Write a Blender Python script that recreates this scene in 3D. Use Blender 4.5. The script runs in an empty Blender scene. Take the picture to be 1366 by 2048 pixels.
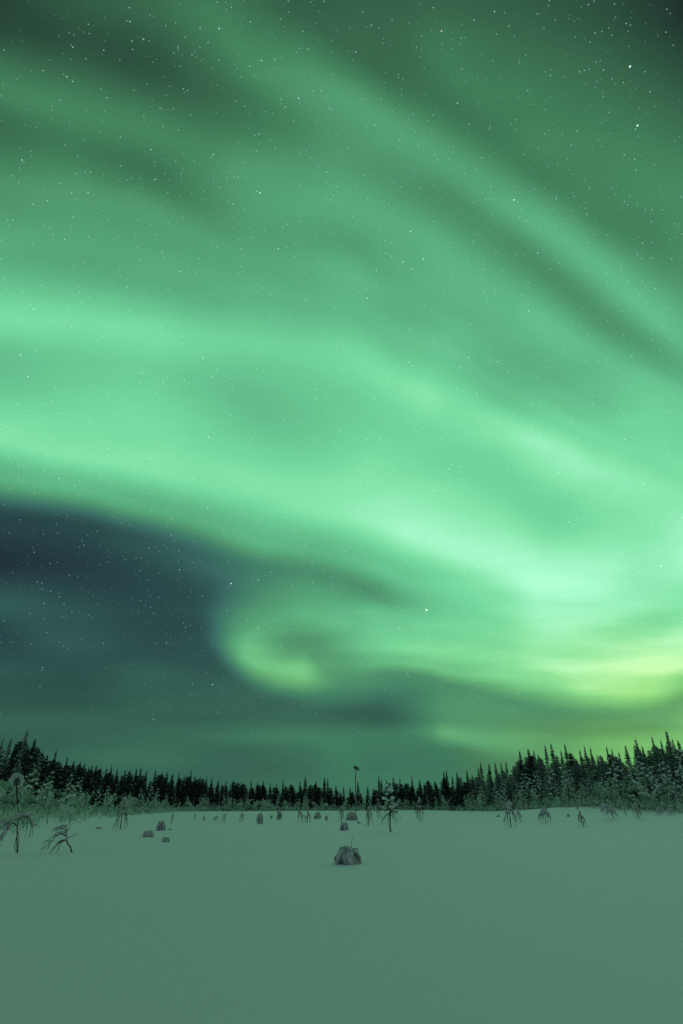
import bpy, math, random
import numpy as np
from mathutils import Vector, Matrix, noise

SC = bpy.context.scene
COL = SC.collection
R = math.radians

# ------------------------------------------------------------------ camera
PITCH = 27.32                      # degrees above the horizon
EYE = Vector((0.0, 0.0, 1.5))
FPX = 1137.8                       # 20 mm lens on a 36 mm tall frame, in photo pixels
cam_data = bpy.data.cameras.new('camera')
cam_data.sensor_fit = 'AUTO'
cam_data.sensor_width = 36.0
cam_data.lens = 20.0
cam_data.clip_start = 0.05
cam_data.clip_end = 20000.0
cam = bpy.data.objects.new('camera', cam_data)
cam.location = EYE
cam.rotation_euler = (R(90 + PITCH), 0, 0)
COL.objects.link(cam)
SC.camera = cam

C_AX = Vector((0, math.cos(R(PITCH)), math.sin(R(PITCH))))
U_AX = Vector((0, -math.sin(R(PITCH)), math.cos(R(PITCH))))
R_AX = Vector((1, 0, 0))


def sky_dir(px, py):
    """World direction of a point of the sky."""
    return (C_AX + R_AX * ((px - 683) / FPX) - U_AX * ((py - 1024) / FPX)).normalized()


# ------------------------------------------------------------------ view
SC.view_settings.view_transform = 'Standard'
SC.view_settings.look = 'None'
SC.view_settings.exposure = 0.0
SC.view_settings.gamma = 1.0
SC.cycles.use_denoising = False
SC.cycles.max_bounces = 5
SC.cycles.diffuse_bounces = 3
SC.cycles.glossy_bounces = 2
SC.cycles.sample_clamp_indirect = 4.0

# ------------------------------------------------------------------ night sky with aurora
world = bpy.data.worlds.new('World')
SC.world = world
world.use_nodes = True
WT = world.node_tree
WT.nodes.clear()


def lin(c):
    c = c / 255.0
    return c / 12.92 if c <= 0.04045 else ((c + 0.055) / 1.055) ** 2.4


def wn(kind, **kw):
    n = WT.nodes.new(kind)
    for k, v in kw.items():
        setattr(n, k, v)
    return n


def put(sock, v):
    if v is None:
        return
    if isinstance(v, bpy.types.NodeSocket):
        WT.links.new(v, sock)
    else:
        sock.default_value = v


def wmath(op, a, b=None, c=None, clamp=False):
    n = wn('ShaderNodeMath', operation=op, use_clamp=clamp)
    put(n.inputs[0], a); put(n.inputs[1], b); put(n.inputs[2], c)
    return n.outputs[0]


def wdot(a, vec):
    n = wn('ShaderNodeVectorMath', operation='DOT_PRODUCT')
    put(n.inputs[0], a); n.inputs[1].default_value = vec
    return n.outputs['Value']


def wvec(op, a, b=None):
    n = wn('ShaderNodeVectorMath', operation=op)
    put(n.inputs[0], a); put(n.inputs[1], b)
    return n.outputs[0]


def wstep(x, lo, hi, o0=0.0, o1=1.0, kind='SMOOTHSTEP'):
    n = wn('ShaderNodeMapRange', interpolation_type=kind)
    put(n.inputs[0], x); put(n.inputs[1], lo); put(n.inputs[2], hi)
    put(n.inputs[3], o0); put(n.inputs[4], o1)
    return n.outputs[0]


def wcurve(x, pts):
    """A smooth function of x through pts (both axes 0..1)."""
    n = wn('ShaderNodeFloatCurve')
    m = n.mapping
    m.extend = 'HORIZONTAL'
    cv = m.curves[0]
    pts = sorted(pts)
    while len(cv.points) < len(pts):
        cv.points.new(0.5, 0.5)
    for p, (a, b) in zip(cv.points, pts):
        p.location = (a, b)
        p.handle_type = 'AUTO_CLAMPED'
    m.update()
    put(n.inputs['Value'], x)
    return n.outputs[0]


def wmix(f, a, b):
    n = wn('ShaderNodeMix', data_type='FLOAT')
    put(n.inputs[0], f); put(n.inputs[2], a); put(n.inputs[3], b)
    return n.outputs[0]


def wmixc(f, a, b, blend='MIX'):
    n = wn('ShaderNodeMix', data_type='RGBA', blend_type=blend)
    put(n.inputs[0], f); put(n.inputs[6], a); put(n.inputs[7], b)
    return n.outputs[2]


tc = wn('ShaderNodeTexCoord')
D = tc.outputs['Generated']
fwd = wdot(D, C_AX)
den = wmath('MAXIMUM', fwd, 0.22)
sx = wmath('MULTIPLY_ADD', wmath('DIVIDE', wdot(D, R_AX), den), FPX / 1366, 0.5)
sy = wmath('MULTIPLY_ADD', wmath('DIVIDE', wdot(D, U_AX), den), -FPX / 2048, 0.5)

# gentle wandering of the curtains and thin cloud streaks near the horizon
comb = wn('ShaderNodeCombineXYZ')
put(comb.inputs[0], sx); put(comb.inputs[1], sy)
warp = wn('ShaderNodeTexNoise', noise_dimensions='2D')
put(warp.inputs['Vector'], comb.outputs[0])
warp.inputs['Scale'].default_value = 5.0
warp.inputs['Detail'].default_value = 2.0
ty = wmath('MULTIPLY_ADD', wmath('SUBTRACT', warp.outputs[0], 0.5), 0.010, sy)

# The brightness of the sky is lofted over a family of curves which follow the curtains of the aurora and the dark
# lanes between them from left to right; each curve lists (x, height, brightness).
AURORA = [
 # top of the sky
 [(0,-30,64),(150,-30,88),(300,-30,100),(400,-30,112),(500,-30,100),(600,-30,88),(700,-30,90),(900,-30,94),(1100,-30,86),(1200,-30,76),(1300,-30,60),(1366,-30,48)],
 # pale patch high on the right
 [(0,-25,64),(150,-25,88),(300,-25,100),(400,-25,112),(500,-25,100),(600,-10,88),(700,20,94),(800,70,100),(900,140,121),(1000,215,122),(1100,295,130),(1200,330,130),(1300,375,132),(1366,420,135)],
 # dark lane above the first curtain
 [(0,-20,64),(150,-20,88),(300,-20,101),(400,-20,114),(500,-10,104),(600,15,92),(700,85,98),(800,150,104),(900,205,112),(1000,280,118),(1100,355,124),(1200,425,128),(1300,470,130),(1366,520,140)],
 # first curtain
 [(0,-10,64),(150,-10,88),(300,-5,102),(400,30,118),(450,70,126),(500,130,134),(600,165,147),(700,210,156),(800,268,160),(900,330,160),(1000,400,168),(1100,465,180),(1200,540,184),(1300,625,186),(1366,680,182)],
 # dark lane below it
 [(0,40,67),(100,60,73),(150,75,78),(200,90,78),(300,130,81),(400,170,96),(500,208,114),(600,255,134),(700,300,147),(800,360,146),(900,400,140),(1000,470,143),(1100,550,141),(1200,635,143),(1300,692,154),(1366,730,168)],
 # faint second curtain
 [(0,180,126),(150,230,130),(300,275,131),(400,320,136),(500,370,156),(600,390,160),(700,408,166),(800,455,168),(900,525,178),(1000,590,178),(1100,665,185),(1200,720,186),(1300,775,196),(1366,810,200)],
 # thin dark streak
 [(0,245,106),(150,288,119),(200,308,117),(300,338,114),(400,398,130),(450,425,141),(500,450,151),(600,470,153),(700,490,154),(800,560,166),(900,610,174),(1000,690,175),(1100,748,179),(1200,800,186),(1300,830,203),(1366,860,205)],
 # veil
 [(0,390,144),(150,390,149),(200,410,149),(300,440,155),(400,490,160),(500,530,164),(600,552,167),(700,562,176),(800,622,176),(900,665,181),(1000,745,183),(1100,792,188),(1200,842,197),(1300,872,209),(1366,900,212)],
 [(0,495,167),(150,500,164),(300,550,170),(400,575,172),(500,594,177),(600,608,178),(700,625,184),(800,685,188),(900,712,193),(1000,785,192),(1100,830,204),(1200,875,212),(1300,920,216),(1366,945,222)],
 # third curtain
 [(0,625,217),(150,645,217),(300,670,221),(400,685,215),(500,692,213),(600,704,212),(700,718,216),(800,768,222),(850,790,228),(900,808,223),(1000,855,226),(1050,877,233),(1100,898,237),(1150,918,238),(1200,948,233),(1300,985,233),(1366,1015,236)],
 # veil below it
 [(0,715,185),(150,720,198),(300,740,205),(400,770,197),(500,800,187),(600,815,193),(700,800,200),(800,850,208),(900,890,210),(1000,950,212),(1100,1020,212),(1200,1030,222),(1300,1050,230),(1366,1060,240)],
 # bright lower curtain
 [(0,875,228),(150,905,226),(300,935,226),(400,962,222),(500,976,226),(600,1000,230),(700,1020,236),(750,1033,241),(800,1052,246),(900,1092,249),(1000,1122,250),(1100,1165,255),(1200,1160,252),(1300,1130,238),(1366,1120,246)],
 # its lower edge
 [(0,952,176),(150,966,184),(300,1008,177),(400,1030,178),(450,1050,180),(500,1070,181),(600,1092,180),(700,1115,188),(750,1130,194),(800,1150,197),(900,1160,214),(1000,1200,226),(1100,1240,241),(1200,1230,240),(1300,1200,237),(1366,1195,231)],
 # dark lane under it
 [(0,1038,63),(150,1050,67),(300,1082,84),(400,1110,98),(450,1124,107),(500,1137,116),(600,1150,127),(700,1172,138),(750,1186,146),(800,1196,168),(900,1212,204),(1000,1245,220),(1100,1272,236),(1200,1265,226),(1300,1252,216),(1366,1245,226)],
 # gap beside the swirl
 [(0,1125,50),(150,1122,58),(300,1165,68),(400,1195,76),(450,1205,90),(500,1205,108),(600,1215,135),(700,1225,168),(750,1232,192),(800,1242,197),(900,1255,212),(1000,1275,222),(1100,1300,239),(1200,1300,237),(1300,1290,237),(1366,1282,240)],
 [(0,1210,87),(60,1215,84),(150,1235,79),(300,1240,71),(400,1260,77),(450,1270,86),(500,1272,100),(600,1275,130),(700,1278,176),(750,1290,204),(800,1297,210),(900,1312,219),(1000,1322,226),(1100,1330,244),(1200,1332,246),(1300,1332,250),(1366,1325,246)],
 # arm of the swirl to the right
 [(0,1272,66),(150,1292,84),(300,1295,73),(400,1312,78),(450,1325,86),(500,1330,96),(600,1330,112),(700,1318,162),(750,1318,186),(800,1322,190),(850,1328,198),(900,1340,197),(1000,1347,214),(1100,1352,217),(1200,1372,231),(1300,1376,230),(1366,1362,210)],
 # underneath
 [(0,1340,80),(150,1345,76),(300,1350,88),(400,1372,88),(450,1388,93),(500,1396,95),(600,1412,103),(650,1398,117),(700,1374,130),(750,1358,136),(800,1354,136),(850,1360,139),(900,1374,146),(1000,1402,145),(1100,1430,140),(1200,1432,146),(1300,1425,158),(1366,1400,163)],
 # blue gap
 [(0,1400,80),(150,1400,80),(300,1412,91),(400,1420,94),(500,1426,97),(600,1432,101),(700,1433,95),(750,1433,91),(800,1437,101),(850,1440,125),(900,1438,143),(1000,1442,146),(1100,1450,145),(1200,1452,150),(1300,1445,155),(1366,1440,175)],
 # low arc above the trees
 [(0,1450,95),(150,1450,95),(300,1465,100),(400,1470,104),(600,1472,117),(700,1475,115),(750,1475,118),(800,1473,121),(860,1462,142),(900,1469,169),(1000,1483,168),(1100,1485,163),(1200,1487,172),(1300,1488,183),(1366,1482,186)],
 # horizon
 [(0,1500,91),(300,1502,105),(450,1502,98),(600,1502,106),(700,1520,121),(750,1510,116),(900,1505,120),(1000,1525,130),(1100,1528,156),(1300,1535,190),(1366,1540,195)],
 [(0,1610,78),(300,1610,84),(600,1610,104),(800,1610,106),(900,1610,105),(1100,1610,120),(1366,1610,150)],
]
val = None
prev = None
for rows in AURORA:
    # (the tiny term only makes the shader work through the curves one after another)
    at = sx if val is None else wmath('MULTIPLY_ADD', val, 1e-9, sx)
    cy = wcurve(at, [(x / 1366, max(y, -30) / 2048 + 0.05) for x, y, g in rows])
    gb = wcurve(at, [(x / 1366, g / 255) for x, y, g in rows])
    cy = wmath('SUBTRACT', cy, 0.05)
    if val is None:
        val = gb
    else:
        val = wmix(wstep(ty, prev, cy), val, gb)
    prev = cy

# the swirl: a closed curl of the curtain, drawn round its own centre
qx = wmath('MULTIPLY_ADD', sx, 1366.0, -605.0)
qy = wmath('MULTIPLY_ADD', ty, 2048.0, -1293.0)
ang = wmath('MULTIPLY_ADD', wmath('ARCTAN2', qy, qx), 1 / (2 * math.pi), 0.5)
rad = wmath('SQRT', wmath('ADD', wmath('MULTIPLY', qx, qx), wmath('MULTIPLY', qy, qy)))


def turn(pts, k):
    """Values given at angles in degrees (clockwise as seen, 0 = right); closed smoothly."""
    full = []
    for a, v in pts:
        a = (a + 180) % 360
        for b in (a - 360, a, a + 360):
            if -40 <= b <= 400:
                full.append((b / 360, v / k))
    full.sort()
    lo = [p for p in full if p[0] < 0][-1:]
    hi = [p for p in full if p[0] > 1][:1]
    mid = [p for p in full if 0 <= p[0] <= 1]

    def at(x, p, q):
        return (x, p[1] + (q[1] - p[1]) * (x - p[0]) / (q[0] - p[0]))
    return ([at(0.0, lo[0], mid[0])] if lo and mid[0][0] > 0 else []) + mid + ([at(1.0, mid[-1], hi[0])] if hi and mid[-1][0] < 1 else [])


rc = wmath('MULTIPLY', wcurve(ang, turn([(0,140),(21,100),(40,82),(57,72),(80,66),(98,66),(129,78),(150,100),(165,118),(180,130),(194,124),(207,104),(234,76),(270,62),(309,74),(332,108)], 200)), 200.0)
ra = wcurve(ang, turn([(0,188),(21,160),(40,158),(57,172),(80,202),(98,209),(129,203),(150,196),(180,190),(200,178),(234,176),(270,184),(309,186),(332,190)], 255))
wo_ = wmath('MULTIPLY', wcurve(ang, turn([(0,80),(40,48),(80,40),(120,38),(150,36),(175,42),(195,70),(215,92),(250,92),(300,80),(340,80)], 100)), 100.0)
dr = wmath('SUBTRACT', rad, rc)
outer = wstep(wmath("DIVIDE", dr, wo_), -0.45, 1.45, 1.0, 0.0)
inner = wstep(wmath('DIVIDE', rad, rc), 0.10, 0.92)
curl = wmix(inner, 148 / 255, ra)
val = wmix(wmath('MULTIPLY', outer, wstep(qx, 190.0, 60.0)), val, curl)

# cloud streaks: thin, long, only low in the sky
smap = wn('ShaderNodeMapping')
put(smap.inputs['Vector'], comb.outputs[0])
smap.inputs['Scale'].default_value = (3.2, 34.0, 1.0)
smap.inputs['Rotation'].default_value = (0, 0, R(-4))
strk = wn('ShaderNodeTexNoise', noise_dimensions='2D')
put(strk.inputs['Vector'], smap.outputs[0])
strk.inputs['Scale'].default_value = 1.0
strk.inputs['Detail'].default_value = 4.0
strk.inputs['Roughness'].default_value = 0.55
low = wstep(sy, 0.50, 0.66, 0.0, 0.22)
val = wmath('MULTIPLY', val, wmath('MULTIPLY_ADD', wmath('SUBTRACT', strk.outputs[0], 0.5), low, 1.0))
# soft rays along the curtains
rmap = wn('ShaderNodeMapping')
put(rmap.inputs['Vector'], comb.outputs[0])
rmap.inputs['Rotation'].default_value = (0, 0, R(-38))
rmap.inputs['Scale'].default_value = (2.0, 9.0, 1.0)
rays = wn('ShaderNodeTexNoise', noise_dimensions='2D')
put(rays.inputs['Vector'], rmap.outputs[0])
rays.inputs['Scale'].default_value = 1.3
rays.inputs['Detail'].default_value = 3.0
high = wstep(sy, 0.45, 0.60, 0.12, 0.03)
val = wmath('MULTIPLY', val, wmath('MULTIPLY_ADD', wmath('SUBTRACT', rays.outputs[0], 0.5), high, 1.0), clamp=True)

ramp = wn('ShaderNodeValToRGB')
stops = [(0, (0, 0, 0)), (50, (32, 50, 46)), (65, (39, 68, 55)), (85, (48, 88, 66)), (100, (56, 103, 76)), (130, (68, 131, 93)), (150, (80, 150, 110)),
         (175, (91, 175, 128)), (200, (106, 200, 147)), (215, (116, 215, 158)), (230, (135, 230, 171)), (241, (152, 241, 189)), (255, (174, 255, 210))]
el = ramp.color_ramp.elements
while len(el) < len(stops):
    el.new(0.5)
for e, (g, c) in zip(el, stops):
    e.position = g / 255
for e, (g, c) in zip(el, stops):
    e.color = (lin(c[0]), lin(c[1]), lin(c[2]), 1)
put(ramp.inputs[0], val)
sky = ramp.outputs[0]

# yellow-green where the aurora is seen low through the air on the right
yel = wmath('MULTIPLY', wstep(sy, 1180 / 2048, 1400 / 2048),
            wcurve(sx, [(0, 0), (0.30, 0), (0.36, .45), (0.44, .62), (0.52, .30), (0.62, .42), (0.75, .5), (0.85, .72), (0.93, .95), (1, 1)]))
yel = wmath('MULTIPLY', yel, wstep(val, 0.46, 0.76, 0.06, 1.0))
glow = wmath('MULTIPLY', wstep(sy, 1370 / 2048, 1480 / 2048), wcurve(sx, [(0, 0), (.60, 0), (.70, .35), (.82, .70), (.93, 1), (1, 1)]))
yel = wmath('MAXIMUM', yel, glow)
sky = wmixc(yel, sky, (1.50, 1.0, 0.62, 1), 'MULTIPLY')
# blue, aurora-free gap low on the left
blu = wmath('MULTIPLY', wmath('MULTIPLY', wstep(sy, 925 / 2048, 1000 / 2048), wstep(sy, 1480 / 2048, 1260 / 2048, 0.42)), wstep(val, 0.64, 0.36))
sky = wmixc(blu, sky, (1.03, 1.0, 1.62, 1), 'MULTIPLY')

air = wstep(sy, 0.52, 0.76, 1.0, 0.25)          # the air near the horizon swallows the faint ones
# stars: two fields of faint ones ...
for scale, size, gain, power in ((70.0, 0.076, 1.0, 4.5), (175.0, 0.160, 0.58, 2.2)):
    vo = wn('ShaderNodeTexVoronoi', voronoi_dimensions='3D', feature='F1')
    vo.inputs['Scale'].default_value = scale
    put(vo.inputs['Vector'], D)
    dot = wstep(vo.outputs['Distance'], size, size * 0.35)
    sep = wn('ShaderNodeSeparateColor')
    put(sep.inputs[0], vo.outputs['Color'])
    mag = wmath('MULTIPLY', wmath('POWER', sep.outputs[0], power), gain)
    tint = wmixc(sep.outputs[1], (0.50, 0.72, 1.0, 1), (0.92, 0.92, 0.92, 1))
    lum = wn('ShaderNodeVectorMath', operation='SCALE')
    put(lum.inputs[0], tint); put(lum.inputs['Scale'], wmath('MULTIPLY', wmath('MULTIPLY', dot, mag), air))
    sky = wvec('ADD', sky, lum.outputs[0])
# ... and the bright ones in their places
STARS = [(1260,133,1.6,0),(1275,251,1.5,0),(1271,258,.6,0),(821,463,.9,1),(847,518,1.0,0),(520,386,1.1,0),(462,1167,1.3,0),(853,1220,2.2,0),
 (516,1255,.8,0),(425,1369,.9,0),(438,57,.9,0),(523,121,.8,0),(597,196,.9,0),(375,181,.6,0),(145,163,.7,0),(1058,622,.8,1),(1029,400,.9,0),(937,715,.8,1),
 (44,320,.9,0),(41,710,.9,0),(67,618,.8,0),(281,745,.7,0),(434,740,.7,0),(632,797,.7,1),(417,874,.8,1),(870,981,.7,1),(922,934,.6,0),(1158,877,.6,0),
 (307,1439,.6,0),(333,1286,.6,0),(883,62,.9,1),(915,206,.8,0),(712,104,.7,0),(360,543,.8,0),(260,43,.7,0),(264,82,.6,0),(1322,1132,.8,1),(625,1165,.7,0),
 (543,1144,.6,0),(164,1081,.5,0),(100,1127,.5,0),(128,1209,.5,1),(84,1340,.5,0),(1269,318,.6,1),(1285,486,.6,1),(1303,443,.6,0),(1247,165,.5,1),(143,386,.6,0),
 (176,385,.7,0),(95,401,.7,0),(106,469,.6,0),(466,408,.7,0),(575,448,.6,0),(653,344,.6,1),(750,250,.6,0),(1143,290,.6,0),(673,692,.6,1),(824,731,.7,0),
 (541,634,.6,0),(815,1348,.5,1),(717,1462,.4,0),(1018,52,.5,1),(948,40,.6,0),(1204,63,.5,0),(1190,66,.6,0)]
for hue in (0, 1):
    acc = wstep(fwd, 2.0, 3.0)                       # 0 everywhere
    for x, y, m, warm in STARS:
        if warm != hue:
            continue
        n = wn('ShaderNodeVectorMath', operation='MULTIPLY_ADD')
        put(n.inputs[0], acc); n.inputs[1].default_value = (1e-9,) * 3; put(n.inputs[2], D)
        d = wvec('CROSS_PRODUCT', n.outputs[0], sky_dir(x, y))
        ln = wn('ShaderNodeVectorMath', operation='LENGTH')
        put(ln.inputs[0], d)
        rad = 0.00066 + 0.00058 * m
        acc = wmath('ADD', acc, wstep(ln.outputs['Value'], rad, rad * 0.35, 0.0, min(1.8, 0.75 * m)))
    lum = wn('ShaderNodeVectorMath', operation='SCALE')
    lum.inputs[0].default_value = (1.0, 0.95, 0.85) if hue else (0.72, 0.88, 1.0)
    put(lum.inputs['Scale'], acc)
    sky = wvec('ADD', sky, lum.outputs[0])

# away from the aurora, behind the viewer, the unseen sky is an even blue-grey, brightened to fill the snow
back = wstep(fwd, 0.05, 0.50)
sky = wmixc(back, (0.100, 0.155, 0.165, 1), sky)
bg = wn('ShaderNodeBackground')
put(bg.inputs[0], sky)
bg.inputs[1].default_value = 1.0
wo = wn('ShaderNodeOutputWorld')
WT.links.new(bg.outputs[0], wo.inputs[0])
world.cycles.sampling_method = 'MANUAL'
world.cycles.sample_map_resolution = 512


# ------------------------------------------------------------------ helpers
def rng_of(seed):
    return random.Random(seed)


class MB:
    """Collects vertices and faces for one mesh object."""
    def __init__(self):
        self.v = []
        self.f = []

    def quad_soup(self, pts, n=4):
        b = len(self.v)
        self.v.extend(pts)
        for i in range(0, len(pts), n):
            self.f.append(tuple(range(b + i, b + i + n)))

    def tube(self, pts, rad, sides=5, cap=True):
        pts = [Vector(p) for p in pts]
        b = len(self.v)
        n = len(pts)
        up = Vector((0.31, 0.12, 0.94))
        for i, p in enumerate(pts):
            t = (pts[min(i + 1, n - 1)] - pts[max(i - 1, 0)])
            t = t.normalized() if t.length > 1e-9 else Vector((0, 0, 1))
            s = t.cross(up)
            if s.length < 1e-3:
                s = t.cross(Vector((1, 0, 0)))
            s.normalize()
            w = s.cross(t).normalized()
            r = rad[i] if hasattr(rad, '__len__') else rad
            for k in range(sides):
                a = 2 * math.pi * k / sides
                self.v.append(p + s * (math.cos(a) * r) + w * (math.sin(a) * r))
        for i in range(n - 1):
            for k in range(sides):
                k2 = (k + 1) % sides
                self.f.append((b + i * sides + k, b + i * sides + k2, b + (i + 1) * sides + k2, b + (i + 1) * sides + k))
        if cap:
            self.f.append(tuple(b + k for k in range(sides))[::-1])
            self.f.append(tuple(b + (n - 1) * sides + k for k in range(sides)))

    def lump(self, c, rx, ry, rz, rnd, seg=6, rings=3, rough=0.25, tilt=0.0):
        """A soft irregular lump of snow."""
        b = len(self.v)
        c = Vector(c)
        rot = rnd.uniform(0, 6.28)
        ax = Vector((math.cos(rot), math.sin(rot), 0))
        ay = Vector((-math.sin(rot), math.cos(rot), tilt))
        az = Vector((0, 0, 1))
        ph = rnd.uniform(0, 50)

        def pt(u, th):
            q = Vector((math.cos(th) * math.cos(u), math.sin(th) * math.cos(u), math.sin(u)))
            k = 1 + rough * noise.noise(q * 1.7 + Vector((ph, c.x, c.z)))
            return c + (ax * (q.x * rx) + ay * (q.y * ry) + az * (q.z * rz)) * k
        self.v.append(pt(-math.pi / 2, 0))
        for r in range(rings):
            u = -math.pi / 2 + math.pi * (r + 1) / (rings + 1)
            for k in range(seg):
                self.v.append(pt(u, 2 * math.pi * k / seg))
        self.v.append(pt(math.pi / 2, 0))
        for k in range(seg):
            k2 = (k + 1) % seg
            self.f.append((b, b + 1 + k2, b + 1 + k))
            for r in range(rings - 1):
                o = b + 1 + r * seg
                self.f.append((o + k, o + k2, o + seg + k2, o + seg + k))
            o = b + 1 + (rings - 1) * seg
            self.f.append((o + k, o + k2, b + 1 + rings * seg))

    def mesh(self, name, mat, smooth=False):
        me = bpy.data.meshes.new(name)
        me.from_pydata([tuple(p) for p in self.v], [], self.f)
        me.materials.append(mat)
        if smooth:
            me.polygons.foreach_set('use_smooth', [True] * len(me.polygons))
        me.update()
        return me


def combine(name, pieces):
    """One mesh from several collectors, each with its own material."""
    v, f, mi, sm = [], [], [], []
    me = bpy.data.meshes.new(name)
    for k, (mb, mat, smooth) in enumerate(pieces):
        b = len(v)
        v += [tuple(q) for q in mb.v]
        f += [tuple(i + b for i in fc) for fc in mb.f]
        mi += [k] * len(mb.f)
        sm += [smooth] * len(mb.f)
        me.materials.append(mat)
    me.from_pydata(v, [], f)
    me.polygons.foreach_set('material_index', mi)
    me.polygons.foreach_set('use_smooth', sm)
    me.update()
    return me


def part(name, me, parent):
    o = bpy.data.objects.new(name, me)
    COL.objects.link(o)
    o.parent = parent
    return o


def thing(name, label, cat, loc=(0, 0, 0), rotz=0.0, group=None, scale=(1, 1, 1)):
    o = bpy.data.objects.new(name, None)
    o.empty_display_size = 0.3
    COL.objects.link(o)
    o.location = loc
    o.rotation_euler = (0, 0, rotz)
    o.scale = scale
    o['label'] = label
    o['category'] = cat
    if group:
        o['group'] = group
    return o


# ------------------------------------------------------------------ materials
def new_mat(name):
    m = bpy.data.materials.new(name)
    m.use_nodes = True
    nt = m.node_tree
    b = nt.nodes['Principled BSDF']
    return m, nt, b


def noisy_mat(name, c0, c1, scale, rough=0.8, detail=3.0, spec=0.3, coords='Object'):
    m, nt, b = new_mat(name)
    t = nt.nodes.new('ShaderNodeTexCoord')
    n = nt.nodes.new('ShaderNodeTexNoise')
    n.inputs['Scale'].default_value = scale
    n.inputs['Detail'].default_value = detail
    r = nt.nodes.new('ShaderNodeValToRGB')
    r.color_ramp.elements[0].position = 0.35
    r.color_ramp.elements[1].position = 0.65
    r.color_ramp.elements[0].color = (*c0, 1)
    r.color_ramp.elements[1].color = (*c1, 1)
    nt.links.new(t.outputs[coords], n.inputs['Vector'])
    nt.links.new(n.outputs[0], r.inputs[0])
    nt.links.new(r.outputs[0], b.inputs['Base Color'])
    b.inputs['Roughness'].default_value = rough
    b.inputs['Specular IOR Level'].default_value = spec
    return m


def snow_mat(name, albedo, bump_scale, bump_dist, rough=0.62, spec=0.35):
    m, nt, b = new_mat(name)
    t = nt.nodes.new('ShaderNodeTexCoord')
    n = nt.nodes.new('ShaderNodeTexNoise')
    n.inputs['Scale'].default_value = bump_scale
    n.inputs['Detail'].default_value = 5.0
    n.inputs['Roughness'].default_value = 0.65
    bp = nt.nodes.new('ShaderNodeBump')
    bp.inputs['Strength'].default_value = 0.6
    bp.inputs['Distance'].default_value = bump_dist
    nt.links.new(t.outputs['Object'], n.inputs['Vector'])
    nt.links.new(n.outputs[0], bp.inputs['Height'])
    nt.links.new(bp.outputs[0], b.inputs['Normal'])
    b.inputs['Base Color'].default_value = (*albedo, 1)
    b.inputs['Roughness'].default_value = rough
    b.inputs['Specular IOR Level'].default_value = spec
    return m


def frosted_mat(name, dark, frost, amount, scale):
    """Needles and twigs with rime in patches."""
    return noisy_mat(name, dark, frost, scale, rough=0.85, detail=2.0) if amount is None else _frosted(name, dark, frost, amount, scale)


def _frosted(name, dark, frost, amount, scale):
    m = noisy_mat(name, dark, frost, scale, rough=0.85, detail=3.0)
    cr = [n for n in m.node_tree.nodes if n.type == 'VALTORGB'][0].color_ramp
    cr.elements[0].position = max(0.02, 0.62 - amount * 0.5)
    cr.elements[1].position = min(0.98, 0.82 - amount * 0.5)
    return m


M_SNOW_GROUND = snow_mat('snow_surface', (0.92, 0.85, 0.90), 28.0, 0.012)
M_SNOW = snow_mat('snow_load', (0.80, 0.90, 0.84), 9.0, 0.03)
M_RIME = noisy_mat('rime', (0.36, 0.37, 0.36), (0.68, 0.69, 0.68), 7.0)
M_BARK = noisy_mat('bark', (0.035, 0.028, 0.022), (0.09, 0.075, 0.06), 14.0)
M_BARK_PALE = noisy_mat('weathered_bark', (0.16, 0.15, 0.14), (0.36, 0.34, 0.32), 9.0)
M_TWIG = noisy_mat('twig', (0.025, 0.02, 0.016), (0.06, 0.05, 0.04), 20.0)
M_SPRUCE = _frosted('spruce_needles', (0.022, 0.034, 0.024), (0.15, 0.20, 0.15), 0.16, 1.6)
M_SPRUCE_SNOWY = _frosted('snow_dusted_needles', (0.026, 0.040, 0.028), (0.38, 0.52, 0.40), 0.42, 2.0)
M_PINE = _frosted('pine_needles', (0.040, 0.058, 0.036), (0.46, 0.58, 0.46), 0.60, 3.0)
M_FROST = _frosted('frosted_twigs', (0.07, 0.10, 0.06), (0.52, 0.72, 0.54), 0.66, 1.1)


# ------------------------------------------------------------------ ground
def ground_z(x, y):
    d = math.hypot(x, y)
    z = 0.0
    k = min(1.0, max(0.0, (d - 4) / 20.0))
    z += (noise.noise(Vector((x * 0.055, y * 0.055, 3.1)))) * 0.12 * k
    z += (noise.noise(Vector((x * 0.16, y * 0.16, 7.7)))) * 0.07 * k
    z += noise.noise(Vector((x * 0.55, y * 0.55, 1.7))) * 0.018
    # snow bank in front of the trees on the right
    if x > 10 and y > 20:
        line = 47.0 - 0.08 * (x - 20)
        t = (y - line) / 4.0
        z += (0.24 / (1 + math.exp(-t * 2.4))) * min(1.0, (x - 10) / 16.0)
    if y > 20 and x > 0:
        w = min(1.0, max(0.0, (x / y - 0.18) / 0.20))
        z += w * w * (3 - 2 * w) * min(1.15, max(0.0, (d - 56) * 0.036))
    if y > 20 and x < 0:
        w = min(1.0, max(0.0, (-x / y - 0.30) / 0.20))
        z += w * w * (3 - 2 * w) * min(0.8, max(0.0, (d - 44) * 0.020))
    # the bog rises very gently towards the wood
    if d > 60:
        z += min(1.2, (d - 60) * 0.0022)
    return z


def axis(lo_step, growth, far):
    a, s = [0.0], lo_step
    while a[-1] < far:
        a.append(a[-1] + s)
        s *= growth
    return a


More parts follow.
